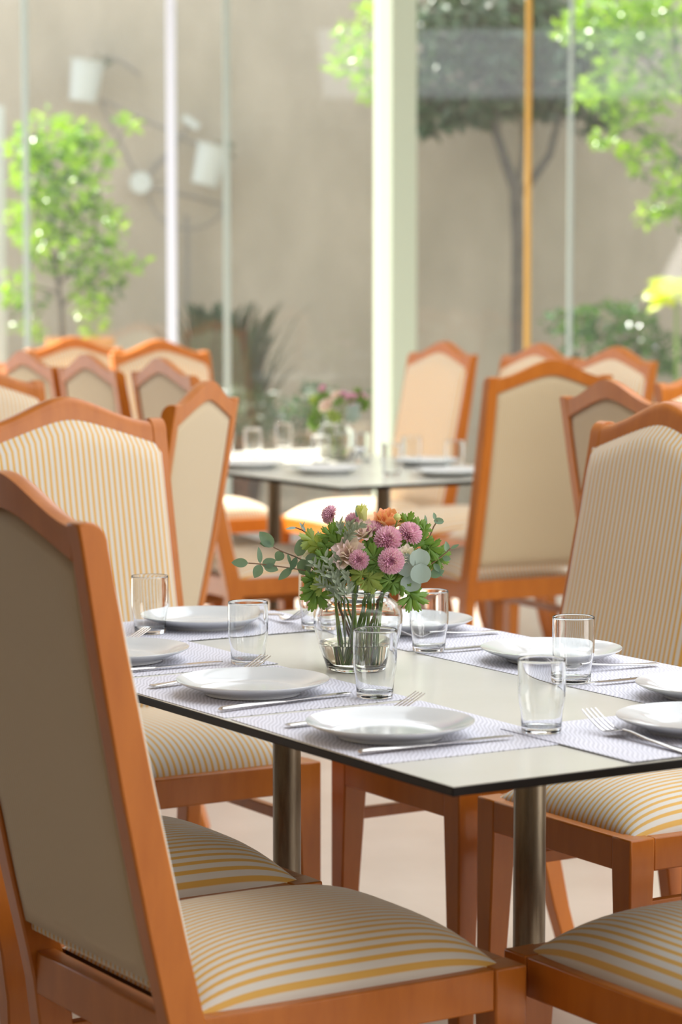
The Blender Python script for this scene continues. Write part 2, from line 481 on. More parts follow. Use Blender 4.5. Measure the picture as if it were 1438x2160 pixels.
# ------------------------------------------------------------------ tables
TL = 1.56; TW = 0.857
def make_table(label, a0, b0):
    t = thing('dining_table', label, 'table', P(a0, b0), -R(H_A), 'laminate dining tables')
    # local axes: y along AX, x along BX
    MB().box(0, TW, 0, TL, 0.7375, 0.7492).build('table_edge', M_edge, t, bevel=0.0015)
    MB().box(0.0015, TW - 0.0015, 0.0015, TL - 0.0015, 0.7490, 0.7500).build('tabletop', M_top, t)
    for y in (0.435, TL - 0.435):
        MB().lathe([(0, 0.03), (.0235, 0.03), (.0235, .732), (0, .732)], 40, Matrix.Translation((0.43, y, 0))).build('pole', M_pole, t)
        MB().lathe([(0, 0.724), (.085, .724), (.085, .7375), (0, .7375)], 32, Matrix.Translation((0.43, y, 0))).build('mounting_plate', M_base, t)
        b = MB()
        for ang in (45, 135):
            M = Matrix.Translation((0.43, y, 0)) @ Matrix.Rotation(R(ang), 4, 'Z')
            b.box(-0.27, 0.27, -0.022, 0.022, 0.004, 0.032, M)
        b.build('cross_base', M_base, t, bevel=0.006)
    return t
make_table('near cream-topped table with thin black edge, set for eight with flowers', 0, 0)
make_table('far table beneath the blurred second bouquet, sun falling on its back corner', 3.948, 2.277)

# ------------------------------------------------------------------ tableware
def make_plate(label, a, b, rot, group):
    t = MB(); n = 96
    rs = [0, .02, .04, .052, .060, .066, .072, .078, .084, .090, .096, .102, .107, .111, .1133, .1136]
    v = []; fc = []
    def top(r, th):
        ph = (th / (2 * math.pi)) % 1.0
        rb = .062 + .030 * ph
        if ph > 0.93: rb = .062 + .030 * (1 - (ph - .93) / .07) * 0.93
        x = (r - rb) / (.1136 - rb)
        z = .0065
        if x > 0: z += .0165 * (x ** 0.8) * 0.92
        z += .0022 * math.exp(-((r - rb) / .0030) ** 2)
        w = (r - rb * 0.55) / .01
        z += .0006 * math.exp(-w * w)
        return z
    v.append((0, 0, top(0, 0)))
    for r in rs[1:]:
        for q in range(n):
            th = 2 * math.pi * q / n
            z = top(r, th)
            if r > .1134: z -= .0012
            v.append((r * math.cos(th), r * math.sin(th), z))
    under = [(.1128, .0195), (.105, .0155), (.092, .0105), (.080, .0060), (.0725, .0035), (.0715, 0.0), (.067, 0.0), (.0655, .0028), (.03, .0030)]
    for r, z in under:
        for q in range(n):
            th = 2 * math.pi * q / n
            v.append((r * math.cos(th), r * math.sin(th), z))
    v.append((0, 0, .003))
    for q in range(n): fc.append((0, 1 + q, 1 + (q + 1) % n))
    nr = len(rs) - 1 + len(under)
    for j in range(nr - 1):
        for q in range(n):
            a0 = 1 + j * n + q; b0 = 1 + j * n + (q + 1) % n
            fc.append((a0, a0 + n, b0 + n, b0))
    last = 1 + (nr - 1) * n
    for q in range(n): fc.append((last + q, len(v) - 1, last + (q + 1) % n))
    o = MB().add(v, fc).build('dinner_plate', M_plate, angle=70)
    o.location = P(a, b, 0.7516); o.rotation_euler = (0, 0, R(rot))
    return tag(o, label, 'plate', group)
GP = 'white dinner plates on the near table'; GPF = 'white dinner plates on the far table'
PZ = 0.7530
plate0 = make_plate('white dinner plate nearest the table corner, left row', .326, .120, 200, GP)
plate0.location.z = PZ
def copy_one(src, loc, rz, label, group=None):
    o = src.copy(); COL.objects.link(o); o.location = loc; o.rotation_euler = (0, 0, rz)
    o['label'] = label
    if group: o['group'] = group
    return o
for a, b, r, lab in ((.738, .144, 215, 'white dinner plate in the middle of the left row, behind the nearest one'),
                     (1.139, .125, 240, 'white dinner plate half hidden by the large chair back, farthest of the left row'),
                     (.354, .700, 170, 'white dinner plate at the right frame edge, behind the other cut off plate'),
                     (.774, .716, 130, 'white dinner plate behind the middle right glass, in front of the striped seat back'),
                     (1.198, .718, 110, 'white dinner plate beside the vase, partly behind the glass under the bouquet'),
                     (.138, .497, 150, 'white dinner plate cut off at right, nearest to us with a fork beside it'),
                     (1.429, .440, 250, 'white dinner plate at the far end of the near table, partly behind two glasses')):
    copy_one(plate0, P(a, b, PZ), R(r), lab)

def make_glass(label, a, b, group, z=0.7518):
    g = MB()
    out = [(0, 0), (.0235, 0), (.0255, 0), (.0264, .0006), (.0268, .0018), (.0270, .004), (.0275, .012), (.0279, .020), (.0285, .027), (.0295, .033), (.0307, .038), (.0315, .043), (.0320, .049), (.0322, .058), (.0322, .075), (.0321, .0955), (.03205, .0980), (.0319, .0990), (.0316, .0996)]
    inn = [(.0312, .0997), (.0309, .0992), (.03075, .0980), (.0307, .0955), (.0308, .075), (.0308, .058), (.0306, .049), (.0301, .043), (.0293, .038), (.0281, .033), (.0271, .027), (.0264, .020), (.0258, .013), (.0250, .0095), (.0236, .0078), (.021, .0072), (0, .0070)]
    g.lathe(out + inn, 64)
    o = g.build('water_glass', M_glass, angle=60)
    o.location = P(a, b, z)
    return tag(o, label, 'glass', group)
GG = 'clear tumblers on the near table'; GGF = 'clear tumblers on the far table'
glass0 = make_glass('empty tumbler standing nearest the table corner, in front of the others', .244, .310, GG, PZ + .0002)
for a, b, z, lab in ((.611, .277, PZ, 'empty tumbler directly in front of the flower vase'),
                     (1.012, .292, .7501, 'empty tumbler left of the vase, behind the middle plate of the left row'),
                     (1.396, .316, PZ, 'empty tumbler beside the large chair back, in front of the far plate'),
                     (.574, .610, PZ, 'empty tumbler on the right standing before the plate near the striped seat back'),
                     (.966, .608, PZ, 'empty tumbler right of the vase under the drooping green leaf'),
                     (1.297, .593, PZ, 'empty tumbler mostly hidden behind the left side of the vase'),
                     (.262, .612, PZ, 'empty tumbler cut off by the right frame edge')):
    copy_one(glass0, P(a, b, z + .0002), 0, lab)

def make_mat(label, a0, a1, b0, b1, z, rot=0.0):
    o = bpy.data.objects
    w = b1 - b0; l = a1 - a0
    ob = MB().box(-w / 2, w / 2, -l / 2, l / 2, 0, .0011).build('placemat', M_mat, smooth=False, bevel=0.0004)
    ob.location = P((a0 + a1) / 2, (b0 + b1) / 2, z); ob.rotation_euler = (0, 0, -R(H_A) + R(rot))
    return tag(ob, label, 'placemat', 'white perforated placemats')
make_mat('white placemat under the plate nearest the table corner', .165, .560, .004, .318, .7502, -1.2)
make_mat('white placemat under the middle plate of the left row', .578, .965, .004, .322, .7502, 0.6)
make_mat('white placemat under the plate half hidden by the large chair back', .982, 1.366, .004, .330, .7502)
make_mat('white placemat under the rear one of the two plates at the right frame edge', .150, .556, .585, .853, .7502)
make_mat('white placemat under the plate by the striped seat back', .572, .972, .585, .853, .7502)
make_mat('white placemat under the plate beside the vase', .990, 1.400, .582, .853, .7502, 0.4)
make_mat('white placemat under the cut off plate nearest to us at right', .006, .296, .279, .680, .7515)
make_mat('white placemat at the far end of the near table', 1.284, 1.554, .245, .655, .7515)

# cutlery
def make_knife(label, a, b, heading, group):
    t = thing('table_knife', label, 'knife', P(a, b, PZ + .0003), rz_of(heading), group)
    rings = []
    for y, w, h in ((0, .0045, .0022), (.003, .0062, .0032), (.05, .0056, .0032), (.10, .0048, .0028), (.116, .0044, .0022)):
        rings.append([(w * math.cos(q * math.pi / 5), y, h / 1.0 + h * math.sin(q * math.pi / 5)) for q in range(10)])
    MB().loft(rings).build('handle', M_steel, t)
    v = []
    out = [(-.0040, .114), (-.0062, .124), (-.0078, .14), (-.0080, .19), (-.0066, .215), (-.0030, .231), (.0020, .2375), (.0042, .233), (.0044, .18), (.0044, .114)]
    n = len(out)
    b_ = MB().add([(x, y, .0022) for x, y in out] + [(x, y, .0036) for x, y in out],
                  [tuple(reversed(range(n))), tuple(range(n, 2 * n))] + [(i, (i + 1) % n, (i + 1) % n + n, i + n) for i in range(n)])
    b_.build('blade', M_steel, t, smooth=False)
    return t
def make_fork(label, a, b, heading, group):
    t = thing('table_fork', label, 'fork', P(a, b, PZ + .0003), rz_of(heading), group)
    rings = []
    for y, w, z, h in ((0, .0055, .001, .0012), (.004, .0085, .001, .0014), (.03, .0072, .0015, .0014), (.08, .0045, .004, .0016), (.115, .0032, .0075, .0018), (.130, .0042, .0085, .0014)):
        rings.append([(w * math.cos(q * math.pi / 5), y, z + h + h * math.sin(q * math.pi / 5)) for q in range(10)])
    MB().loft(rings).build('handle', M_steel, t)
    hd = MB()
    rings = []
    def zc(y):
        s = (y - .128) / .072
        return .0090 - .0065 * math.sin(min(1, s * 1.7) * math.pi / 2) + .034 * max(0, s - .30) ** 1.35
    for y, w in ((.127, .004), (.134, .0078), (.142, .0112), (.150, .0122), (.156, .0122)):
        z = zc(y)
        rings.append([(-w, y, z), (0, y, z - .0012), (w, y, z), (w, y, z + .0014), (0, y, z + .0004), (-w, y, z + .0014)])
    hd.loft(rings)
    for i in range(4):
        x = -.0106 + i * .00707
        rr = []
        for q in range(8):
            y = .1555 + q / 7 * .0465; w = .0017 - .0009 * q / 7; z = zc(y); xx = x * (1 - .05 * q / 7)
            rr.append([(xx - w, y, z), (xx + w, y, z), (xx + w, y, z + .0014), (xx - w, y, z + .0014)])
        hd.loft(rr)
    hd.build('tines', M_steel, t, angle=30)
    return t
GK = 'steel table knives on the near table'; GF = 'steel table forks on the near table'
kn0 = make_knife('steel knife in front of the plate nearest the table corner', .231, .012, H_B + 1.5, GK)
for a, b, h, lab in ((.618, .022, H_B - 7, 'steel knife between the nearest and the middle plate of the left row'),
                     (1.016, .012, H_B - 1, 'steel knife behind the middle plate, its blade coming past the large chair back'),
                     (.532, .858, H_mB, 'steel knife reaching out from under the rear plate at the right frame edge'),
                     (.940, .850, H_mB, 'steel knife beside the glass right of the vase'),
                     (1.350, .850, H_mB, 'steel knife hidden mostly behind the vase and plate')):
    copy_tree(kn0, P(a, b, PZ + .0003), rz_of(h), lab)
fk0 = make_fork('steel fork behind the plate nearest the table corner, its tines above the rim', .456, .036, H_B - 1.5, GF)
fk0.scale = (1.1, 1.1, 1.1)
for a, b, h, lab in ((.858, .037, H_B - 9, 'steel fork behind the middle plate of the left row, tines above the rim'),
                     (1.262, .025, H_B - 3, 'steel fork seen in the glass beside the large chair back'),
                     (.640, .825, H_mB + 3, 'steel fork in front of the striped seat back, handle end toward the table edge'),
                     (1.085, .830, H_mB, 'steel fork whose handle shows just right of the glass under the leaf'),
                     (.004, .372, H_A + 1, 'steel fork lying tines up left of the plate cut off at the right'),
                     (1.552, .588, H_mA, 'steel fork beside the far end plate, tines toward the vase')):
    copy_tree(fk0, P(a, b, PZ + .0003), rz_of(h), lab)

# tableware of the far table
FA, FB = 3.948, 2.277
for a, b, lab in ((.49, .25, 'blurred white plate at the front middle of the far table'), (.82, .16, 'blurred white plate at the left side of the far table'),
                  (.20, .52, 'blurred white plate at the near right end of the far table'), (.62, .72, 'blurred white plate on the right side of the far table, behind two tumblers'),
                  (1.17, .15, 'blurred sunlit white plate at the far left of the far table'), (1.20, .74, 'blurred sunlit white plate at the back corner of the far table')):
    copy_one(plate0, P(FA + a, FB + b, .7502), 1.0, lab, GPF)
for a, b, lab in ((1.50, .69, 'blurred tumbler on the far table, tallest looking of the sunlit three'), (1.27, .43, 'blurred tumbler on the far table, middle of the sunlit three'),
                  (1.50, .45, 'blurred tumbler on the far table, leftmost against the chair post'), (.80, .42, 'blurred tumbler on the far table just left of its vase'),
                  (.86, .62, 'blurred tumbler on the far table just right of its vase, glinting'), (.31, .38, 'blurred tumbler on the far table right of the vase, nearest to us'),
                  (.59, .64, 'blurred tumbler on the far table before the cream chair front'), (.34, .64, 'blurred tumbler on the far table closest to the tall beige chair back')):
    copy_one(glass0, P(FA + a, FB + b, .7502), 0, lab, GGF)

# ------------------------------------------------------------------ vase and flowers
VA, VB = .868, .409
def make_vase(label, loc, group):
    t = thing('flower_vase', label, 'vase', loc, 0, group)
    out = [(0, 0), (.043, 0), (.046, 0), (.0478, .0007), (.049, .0025), (.0500, .005), (.0515, .010), (.057, .025), (.0625, .040), (.0675, .058), (.0700, .074), (.0703, .086), (.0680, .097), (.0620, .106), (.0540, .112), (.0500, .1155), (.0488, .120), (.0500, .1225), (.0518, .1240), (.0521, .1250), (.0518, .1262), (.0510, .1268)]
    inn = [(.0498, .1266), (.0491, .1256), (.0486, .1235), (.0476, .120), (.0475, .1145), (.0520, .1095), (.0598, .1037), (.0655, .0955), (.0677, .086), (.0674, .074), (.0650, .058), (.0600, .040), (.0545, .025), (.0490, .011), (.0440, .0065), (0, .006)]
    MB().lathe(out + inn, 72).build('glass_body', M_glass, t, angle=60)
    MB().lathe([(0, .0066), (.0438, .0069), (.0486, .0112), (.0540, .025), (.0596, .040), (.0612, .0440), (.060, .0436), (0, .0432)], 64).build('water', M_water, t, angle=60)
    return t
vloc = P(VA, VB, .7501)
make_vase('round clear glass jar vase with a little water on the near table', vloc, 'flower vases')
vloc2 = P(FA + 1.0, FB + .60, .7502)
copy_tree([o for o in bpy.data.objects if o.name == 'flower_vase'][0], vloc2, 0, 'blurred glass vase with the bouquet on the far table', 'flower vases')

M_stem = mat('green_stem', (0.20, 0.33, 0.06), 0.5)
M_stem_brown = mat('woody_stem', (0.22, 0.13, 0.07), 0.6)
M_euc = mat('eucalyptus_leaf', (0.17, 0.27, 0.18), 0.42, trans=0.18, var=(0.12, 0.21, 0.14), scale=30)
M_euc_s = mat('silver_eucalyptus_leaf', (0.34, 0.44, 0.40), 0.5, trans=0.12)
M_ger = mat('geranium_leaf', (0.17, 0.31, 0.055), 0.45, trans=0.25, var=(0.10, 0.22, 0.03), scale=60)
M_ger_y = mat('young_geranium_leaf', (0.30, 0.41, 0.09), 0.45, trans=0.30)
M_grey = mat('dusty_leaf', (0.30, 0.37, 0.27), 0.8, trans=0.1, sheen=0.4)
M_dark = mat('dark_leaf', (0.06, 0.13, 0.03), 0.5, trans=0.15)
M_mum = mat('lilac_petal', (0.94, 0.62, 0.83), 0.6, trans=0.2, var=(0.86, 0.44, 0.70), scale=200)
M_pink = mat('pale_pink_petal', (0.95, 0.73, 0.78), 0.6, trans=0.3)
M_cream = mat('cream_petal', (0.93, 0.84, 0.80), 0.6, trans=0.3)
M_rose = mat('peach_petal', (0.95, 0.47, 0.30), 0.55, trans=0.25, var=(0.90, 0.38, 0.22), scale=40)
M_bud = mat('green_white_bud', (0.62, 0.66, 0.30), 0.5, trans=0.3)

U = 1 / 1353.0
def frame(loc, nrm, spin=0.0):
    n = Vector(nrm).normalized()
    q = n.to_track_quat('Z', 'Y')
    return Matrix.Translation(loc) @ q.to_matrix().to_4x4() @ Matrix.Rotation(spin, 4, 'Z')
def V(u, v, d): return Vector((u * U, d, v * U - 0.13 * d))
rnd = random.Random(11)
def stem_to(p, mbuild, r=.0016, base=None, neck=None):
    """a stalk from the flower down through the neck of the vase into the water"""
    nk = neck or Vector((max(-.038, min(.038, p.x * .55 + rnd.uniform(-.010, .010))), max(-.03, min(.03, p.y * .5 + rnd.uniform(-.016, .016))), .122))
    bs = base or Vector((nk.x * .30 + rnd.uniform(-.020, .020), nk.y * .2 + rnd.uniform(-.018, .018), .012))
    pts = []
    for i in range(9):
        t = i / 8
        pts.append(bs.lerp(nk, t))
    for i in range(1, 7):
        t = i / 6
        c = nk + (nk - bs).normalized() * (p - nk).length * .5
        pts.append((1 - t) ** 2 * nk + 2 * t * (1 - t) * c + t * t * p)
    mbuild.tube(pts, r, 6)

def petal(L, Wd, cup, bend, n=4, tipw=0.35, point=1.0):
    v = []; fc = []
    for i in range(n + 1):
        s = i / n
        w = Wd * (math.sin(math.pi * (0.12 + 0.80 * s) ) ** 0.8) * (1 if s < .8 else 1 - (s - .8) * (1 - tipw) * 2)
        y = L * s; z = bend * L * s * s
        for j in (-1, 0, 1):
            v.append((j * w / 2, y - (abs(j) * (1 - point) * .1 * L), z + cup * abs(j) * w))
    for i in range(n):
        for j in range(2):
            a = i * 3 + j; fc.append((a, a + 1, a + 4, a + 3))
    return v, fc

def mum_head(r, seed):
    rr = random.Random(seed); b = MB(); N_ = 170
    for i in range(N_):
        t = (i + .5) / N_
        pol = math.acos(1 - t * 1.30); az = i * 2.39996
        d = Vector((math.sin(pol) * math.cos(az), math.sin(pol) * math.sin(az), math.cos(pol) * 0.72 + 0.0))
        base = d * r * (0.40 if pol > .5 else .5)
        L = r * (0.62 if pol > .35 else .34)
        q = d.normalized().to_track_quat('Y', 'Z').to_matrix().to_4x4()
        M = Matrix.Translation(base) @ q @ Matrix.Rotation(rr.uniform(-.3, .3), 4, 'Y')
        v, fc = petal(L, r * .21, .5, .22 + rr.uniform(-.08, .08), 3, .75)
        b.add(v, fc, M)
    b.lathe([(0, -.05 * r), (r * .42, .0), (r * .5, r * .25), (r * .3, r * .42), (0, r * .46)], 14)
    return b
GFL = 'flowers and greenery of the near bouquet'
BV = Vector(vloc)
flowers = []
def place(t, cat=None):
    t.location = BV; flowers.append(t); return t
def mum(u, v, d, r, nrm, label, seed):
    t = thing('chrysanthemum', label, 'flower', (0, 0, 0), 0, GFL)
    p = V(u, v, d); M = frame(p, nrm)
    src = mum_head(r * U, seed); b = MB(); b.add(src.v, src.f, M)
    b.build('flower_head', M_mum, t, recalc=False)
    s = MB(); stem_to(p - Vector(nrm).normalized() * r * U * .3, s); s.build('stem', M_stem, t)
    return place(t)
mum(-58, 330, 0.00, 21, (-.85, -.45, .35), 'lilac pompon chrysanthemum at the upper left, standing free of the bouquet', 1)
mum(-10, 320, .03, 18, (-.1, -.4, .8), 'small lilac chrysanthemum half hidden behind the grey foliage at the top', 2)
mum(32, 296, -.01, 23, (-.3, -.5, .9), 'lilac chrysanthemum under the peach rose, partly covered by the larger one', 3)
mum(62, 275, -.045, 30, (0.0, -.85, .50), 'largest lilac chrysanthemum in the middle of the bouquet', 4)
mum(108, 288, -.03, 27, (.45, -.55, .65), 'lilac chrysanthemum turned right, at the upper right of the bouquet', 5)
mum(2, 233, -.06, 22, (-.15, -1, .15), 'small pink chrysanthemum low in the centre, left of the green leaf', 6)
mum(68, 230, -.068, 28, (.05, -1, .12), 'round pink chrysanthemum low right, directly below the largest one', 7)

def cup_flower(rad, layers, seed, ruffle=.12, open_=1.0):
    rr = random.Random(seed); b = MB()
    for k, (n_, r0, r1, h, lean) in enumerate(layers):
        for i in range(n_):
            az0 = 2 * math.pi * (i / n_) + k * .7 + rr.uniform(-.15, .15)
            v = []; fc = []; NU, NV = 8, 6
            span = 2 * math.pi / n_ * 1.35
            for j in range(NV + 1):
                s = j / NV
                for q in range(NU + 1):
                    w = (q / NU - .5) * 2
                    az = az0 + w * span / 2 * (0.35 + .65 * math.sin(math.pi * min(1, .25 + .6 * s)))
                    rad_ = (r0 + (r1 - r0) * s ** lean) * rad
                    edge = max(0, s - .6) / .4
                    rad_ += edge * rad * ruffle * math.sin(w * 5 + k + i)
                    z = rad * h * s * (1 - .22 * w * w * s) + edge * rad * ruffle * .5 * math.cos(w * 6 + i)
                    v.append((rad_ * math.cos(az), rad_ * math.sin(az), z))
            for j in range(NV):
                for q in range(NU):
                    a = j * (NU + 1) + q
                    fc.append((a, a + 1, a + NU + 2, a + NU + 1))
            b.add(v, fc)
    return b
def bloom(name, u, v, d, r, nrm, layers, m, label, seed, ruffle=.12):
    t = thing(name, label, 'flower', (0, 0, 0), 0, GFL)
    p = V(u, v, d); src = cup_flower(r * U, layers, seed, ruffle); b = MB(); b.add(src.v, src.f, frame(p, nrm))
    b.build('petals', m, t, recalc=False, angle=80)
    s = MB(); stem_to(p, s, .002); s.build('stem', M_stem, t)
    return place(t)
ROSE = [(5, .25, 1.08, 1.25, 1.3), (5, .25, .86, 1.45, 1.0), (4, .22, .66, 1.55, .8), (4, .16, .46, 1.6, .7), (3, .08, .27, 1.62, .6)]
LIS = [(5, .15, 1.05, .75, 1.2), (5, .12, .80, .95, 1.1), (4, .08, .5, 1.05, 1.0), (3, .05, .28, 1.05, 1.0)]
bloom('rose', 60, 294, .012, 31, (.15, -.35, .93), ROSE, M_rose, 'peach orange rose at the top of the bouquet', 21, .05)
bloom('lisianthus', -18, 238, -.035, 36, (-.25, -.75, .55), LIS, M_pink, 'pale pink ruffled lisianthus in the centre left of the bouquet', 22)
bloom('lisianthus', 14, 282, -.012, 30, (-.35, -.55, .75), LIS, M_pink, 'rosy lisianthus with folded petals behind the centre chrysanthemums', 23)
bloom('lisianthus', -88, 240, .005, 24, (-.6, -.5, .6), LIS, M_cream, 'cream lisianthus at the left, below the frilled green leaf', 24)
bloom('lisianthus', 96, 240, -.045, 22, (.35, -.85, .25), LIS, M_cream, 'small pale lisianthus at right beside the silver round leaves', 25)
bloom('lisianthus', 12, 312, .0, 16, (-.15, -.1, 1), [(4, .35, .75, 2.4, .7), (4, .25, .45, 2.6, .8)], M_bud, 'pale green lisianthus bud standing left of the peach rose', 26)

def bud(u, v, label):
    t = thing('flower_bud', label, 'flower', (0, 0, 0), 0, GFL)
    p = V(u, v, -.025)
    MB().lathe([(0, 0), (.004, .002), (.006, .006), (.0045, .010), (0, .013)], 12, Matrix.Translation(p)).build('bud', M_bud, t)
    s = MB(); stem_to(p, s, .0012); s.build('stem', M_stem, t)
    return place(t)
bud(82, 316, 'small round green bud in front of the peach rose')

def leaf_shape(L, W, n=6, cup=.15, bend=-.15, kind='ovate'):
    v = []; fc = []
    for i in range(n + 1):
        s = i / n
        if kind == 'ovate': w = W * max(0, math.sin(math.pi * s ** .85)) ** .75
        elif kind == 'round': w = W * math.sqrt(max(0, 1 - (2 * s - 1) ** 2))
        else: w = W * max(0, math.sin(math.pi * s ** .7)) ** .9
        for j in (-1, -.5, 0, .5, 1):
            v.append((j * w / 2, L * s, bend * L * s * s + cup * abs(j) * w * .5))
    for i in range(n):
        for j in range(4):
            a = i * 5 + j; fc.append((a, a + 1, a + 6, a + 5))
    return v, fc
def orient(p, direction, normal):
    y = Vector(direction).normalized(); z = Vector(normal); z = (z - z.dot(y) * y)
    if z.length < 1e-4: z = y.orthogonal()
    z.normalize(); x = y.cross(z)
    M = Matrix.Identity(4)
    for i in range(3): M[i][0] = x[i]; M[i][1] = y[i]; M[i][2] = z[i]; M[i][3] = p[i]
    return M
def sprig(name, label, stem_pts, leaves, m, ms=None, r=.0011, to_vase=True):
    """stem_pts in bouquet units; leaves: (u, v, d, dir_u, dir_v, length, width, normal)"""
    t = thing(name, label, 'foliage', (0, 0, 0), 0, GFL)
    pts = [V(*q) for q in stem_pts]
    s = MB()
    if to_vase: stem_to(pts[0], s, r * 1.3)
    s.tube(pts, r, 6); s.build('stem', ms or M_stem_brown, t)
    b = MB()
    for (u, v, d, du, dv, L, W, nr, kind) in leaves:
        vv, ff = leaf_shape(L * U, W * U, 7, .18, -.10, kind)
        b.add(vv, ff, orient(V(u, v, d), (du, nr[3] if len(nr) > 3 else -.1, dv), nr[:3]))
    b.build('leaves', m, t, recalc=False, angle=80)
    return place(t)
F_ = (0.1, -1, .15)
sprig('eucalyptus_sprig', 'long lower eucalyptus branch reaching out to the left', [(-70, 195, -.01), (-115, 212, -.015), (-160, 219, -.02), (-205, 225, -.02), (-232, 227, -.02)], [
    (-232, 227, -.02, -1, 0.05, 36, 20, F_, 'ovate'), (-205, 224, -.02, -.45, -.9, 32, 22, F_, 'ovate'), (-207, 226, -.02, -.05, 1, 36, 13, (.5, -.8, .1), 'ovate'),
    (-203, 222, -.02, .75, .30, 32, 22, (.2, -1, .1), 'ovate'), (-200, 222, -.02, .95, -.28, 33, 20, F_, 'ovate'), (-140, 216, -.02, -.75, -.62, 38, 17, (.3, -.7, .5), 'ovate'),
    (-112, 212, -.015, .2, .9, 10, 8, F_, 'ovate'), (-92, 205, -.02, -.55, -.35, 24, 21, F_, 'ovate'), (-142, 216, -.01, .35, .8, 26, 14, (.2, -.8, -.3), 'ovate')], M_euc)
sprig('eucalyptus_sprig', 'upper left eucalyptus branch with large round dark leaves', [(-85, 205, 0), (-110, 230, .0), (-135, 242, 0), (-160, 252, 0), (-180, 262, 0)], [
    (-180, 262, 0, -.65, .75, 44, 27, (.15, -1, .1), 'ovate'), (-183, 268, 0, -1, .1, 26, 15, F_, 'ovate'), (-160, 252, 0, -.45, -.6, 24, 22, (0, -1, .3), 'ovate'),
    (-128, 242, -.01, .35, 1, 40, 26, F_, 'round'), (-120, 236, -.01, .3, -.95, 36, 30, F_, 'round'), (-112, 238, -.02, .8, -.1, 34, 24, (.2, -1, 0), 'ovate'),
    (-130, 240, -.02, -.35, -.85, 34, 16, (.7, -.8, 0), 'ovate'), (-150, 247, -.01, .3, -.85, 26, 10, (.7, -.6, 0), 'ovate')], M_euc)
sprig('eucalyptus_sprig', 'thin eucalyptus tip with narrow grey leaves at the upper left', [(-70, 262, .01), (-95, 282, .01), (-118, 298, .01), (-133, 304, .01)], [
    (-130, 303, .01, -1, -.02, 24, 9, (0, -.6, .8), 'ovate'), (-112, 295, .01, -.5, .9, 24, 9, (.7, -.6, .1), 'ovate'), (-122, 300, .01, .5, .85, 20, 5, (.8, -.5, .1), 'ovate'),
    (-95, 282, .01, -.8, -.5, 14, 6, F_, 'ovate'), (-80, 272, .01, -.15, 1, 28, 8, (.8, -.5, 0), 'ovate'), (-74, 264, .01, -.8, .3, 26, 16, (0, -.7, .7), 'ovate')], M_euc_s)
sprig('eucalyptus_sprig', 'eucalyptus branch with big silvery round leaves at the right of the vase mouth', [(70, 165, -.02), (95, 195, -.045), (115, 222, -.055), (128, 240, -.055)], [
    (128, 215, -.060, .0, 1, 42, 44, (.15, -1, .25), 'round'), (100, 196, -.058, .0, 1, 52, 42, (-.15, -1, .2), 'round'), (128, 182, -.062, .1, 1, 44, 44, (.1, -1, .1), 'round'),
    (108, 165, -.055, .1, 1, 38, 44, (0, -1, -.1), 'round'), (90, 205, -.045, .7, .7, 40, 22, (-.5, -.8, .1), 'round'), (70, 175, -.03, .2, 1, 44, 30, (-.3, -1, .1), 'round')], M_euc_s)
sprig('eucalyptus_sprig', 'thin eucalyptus tip with small brownish leaves at the far right', [(120, 205, -.02), (150, 222, -.02), (175, 240, -.02), (195, 258, -.02)], [
    (188, 250, -.02, -.1, 1, 24, 13, (.4, -1, 0), 'ovate'), (195, 258, -.02, .9, .45, 20, 7, F_, 'ovate'), (178, 238, -.02, .9, -.1, 18, 13, F_, 'ovate'),
    (160, 226, -.02, .55, -.75, 22, 13, F_, 'ovate'), (140, 216, -.02, -.1, -1, 20, 14, F_, 'ovate'), (165, 212, -.02, .7, -.7, 20, 6, F_, 'ovate'), (150, 200, -.02, .95, .35, 34, 20, (-.2, -.9, .2), 'ovate')], M_euc)
sprig('eucalyptus_sprig', 'short eucalyptus tip with one round leaf at the upper right', [(130, 250, .0), (150, 280, .0), (160, 305, .0), (168, 318, .0)], [
    (160, 318, 0, .95, -.05, 22, 15, (0, -.9, .4), 'round'), (163, 320, 0, -.15, 1, 16, 9, (.4, -.9, .1), 'ovate'), (143, 305, 0, .0, 1, 26, 9, (.6, -.8, 0), 'ovate'), (-10 + 8, 325, .02, 0, 1, 28, 9, (.3, -.9, 0), 'ovate')], M_euc)

def frill_leaf(size, lobes=5, seed=0):
    """deeply lobed, toothed scented-geranium leaf, base at the origin, growing along +y"""
    rr = random.Random(seed); pts = []
    n = 126
    for i in range(n + 1):
        th = -math.pi * .80 + 2 * math.pi * .80 * i / n
        ph = (i / n) * lobes
        x = ph - math.floor(ph)
        lob = max(0, math.sin(math.pi * x)) ** .7
        teeth = .20 * abs(math.sin(ph * math.pi * 4.0)) ** .7
        r = size * (.40 + .56 * lob * (1 - .25 * abs(th) / math.pi) + teeth)
        pts.append((th, r, lob))
    v = [(0, 0, 0)]; fc = []
    for fr in (.38, .7, 1.0):
        for th, r, lob in pts:
            rr_ = r * fr if fr == 1 else min(r, size * .9) * fr
            z = size * (.16 * fr * (lob - .5) + .10 * fr * math.sin(th * 3 + seed) - .22 * fr * fr)
            v.append((rr_ * math.sin(th), rr_ * math.cos(th), z))
    m = n + 1
    for i in range(n): fc.append((0, 1 + i, 2 + i))
    for k_ in range(2):
        for i in range(n):
            a = 1 + k_ * m + i; fc.append((a, a + m, a + m + 1, a + 1))
    return v, fc
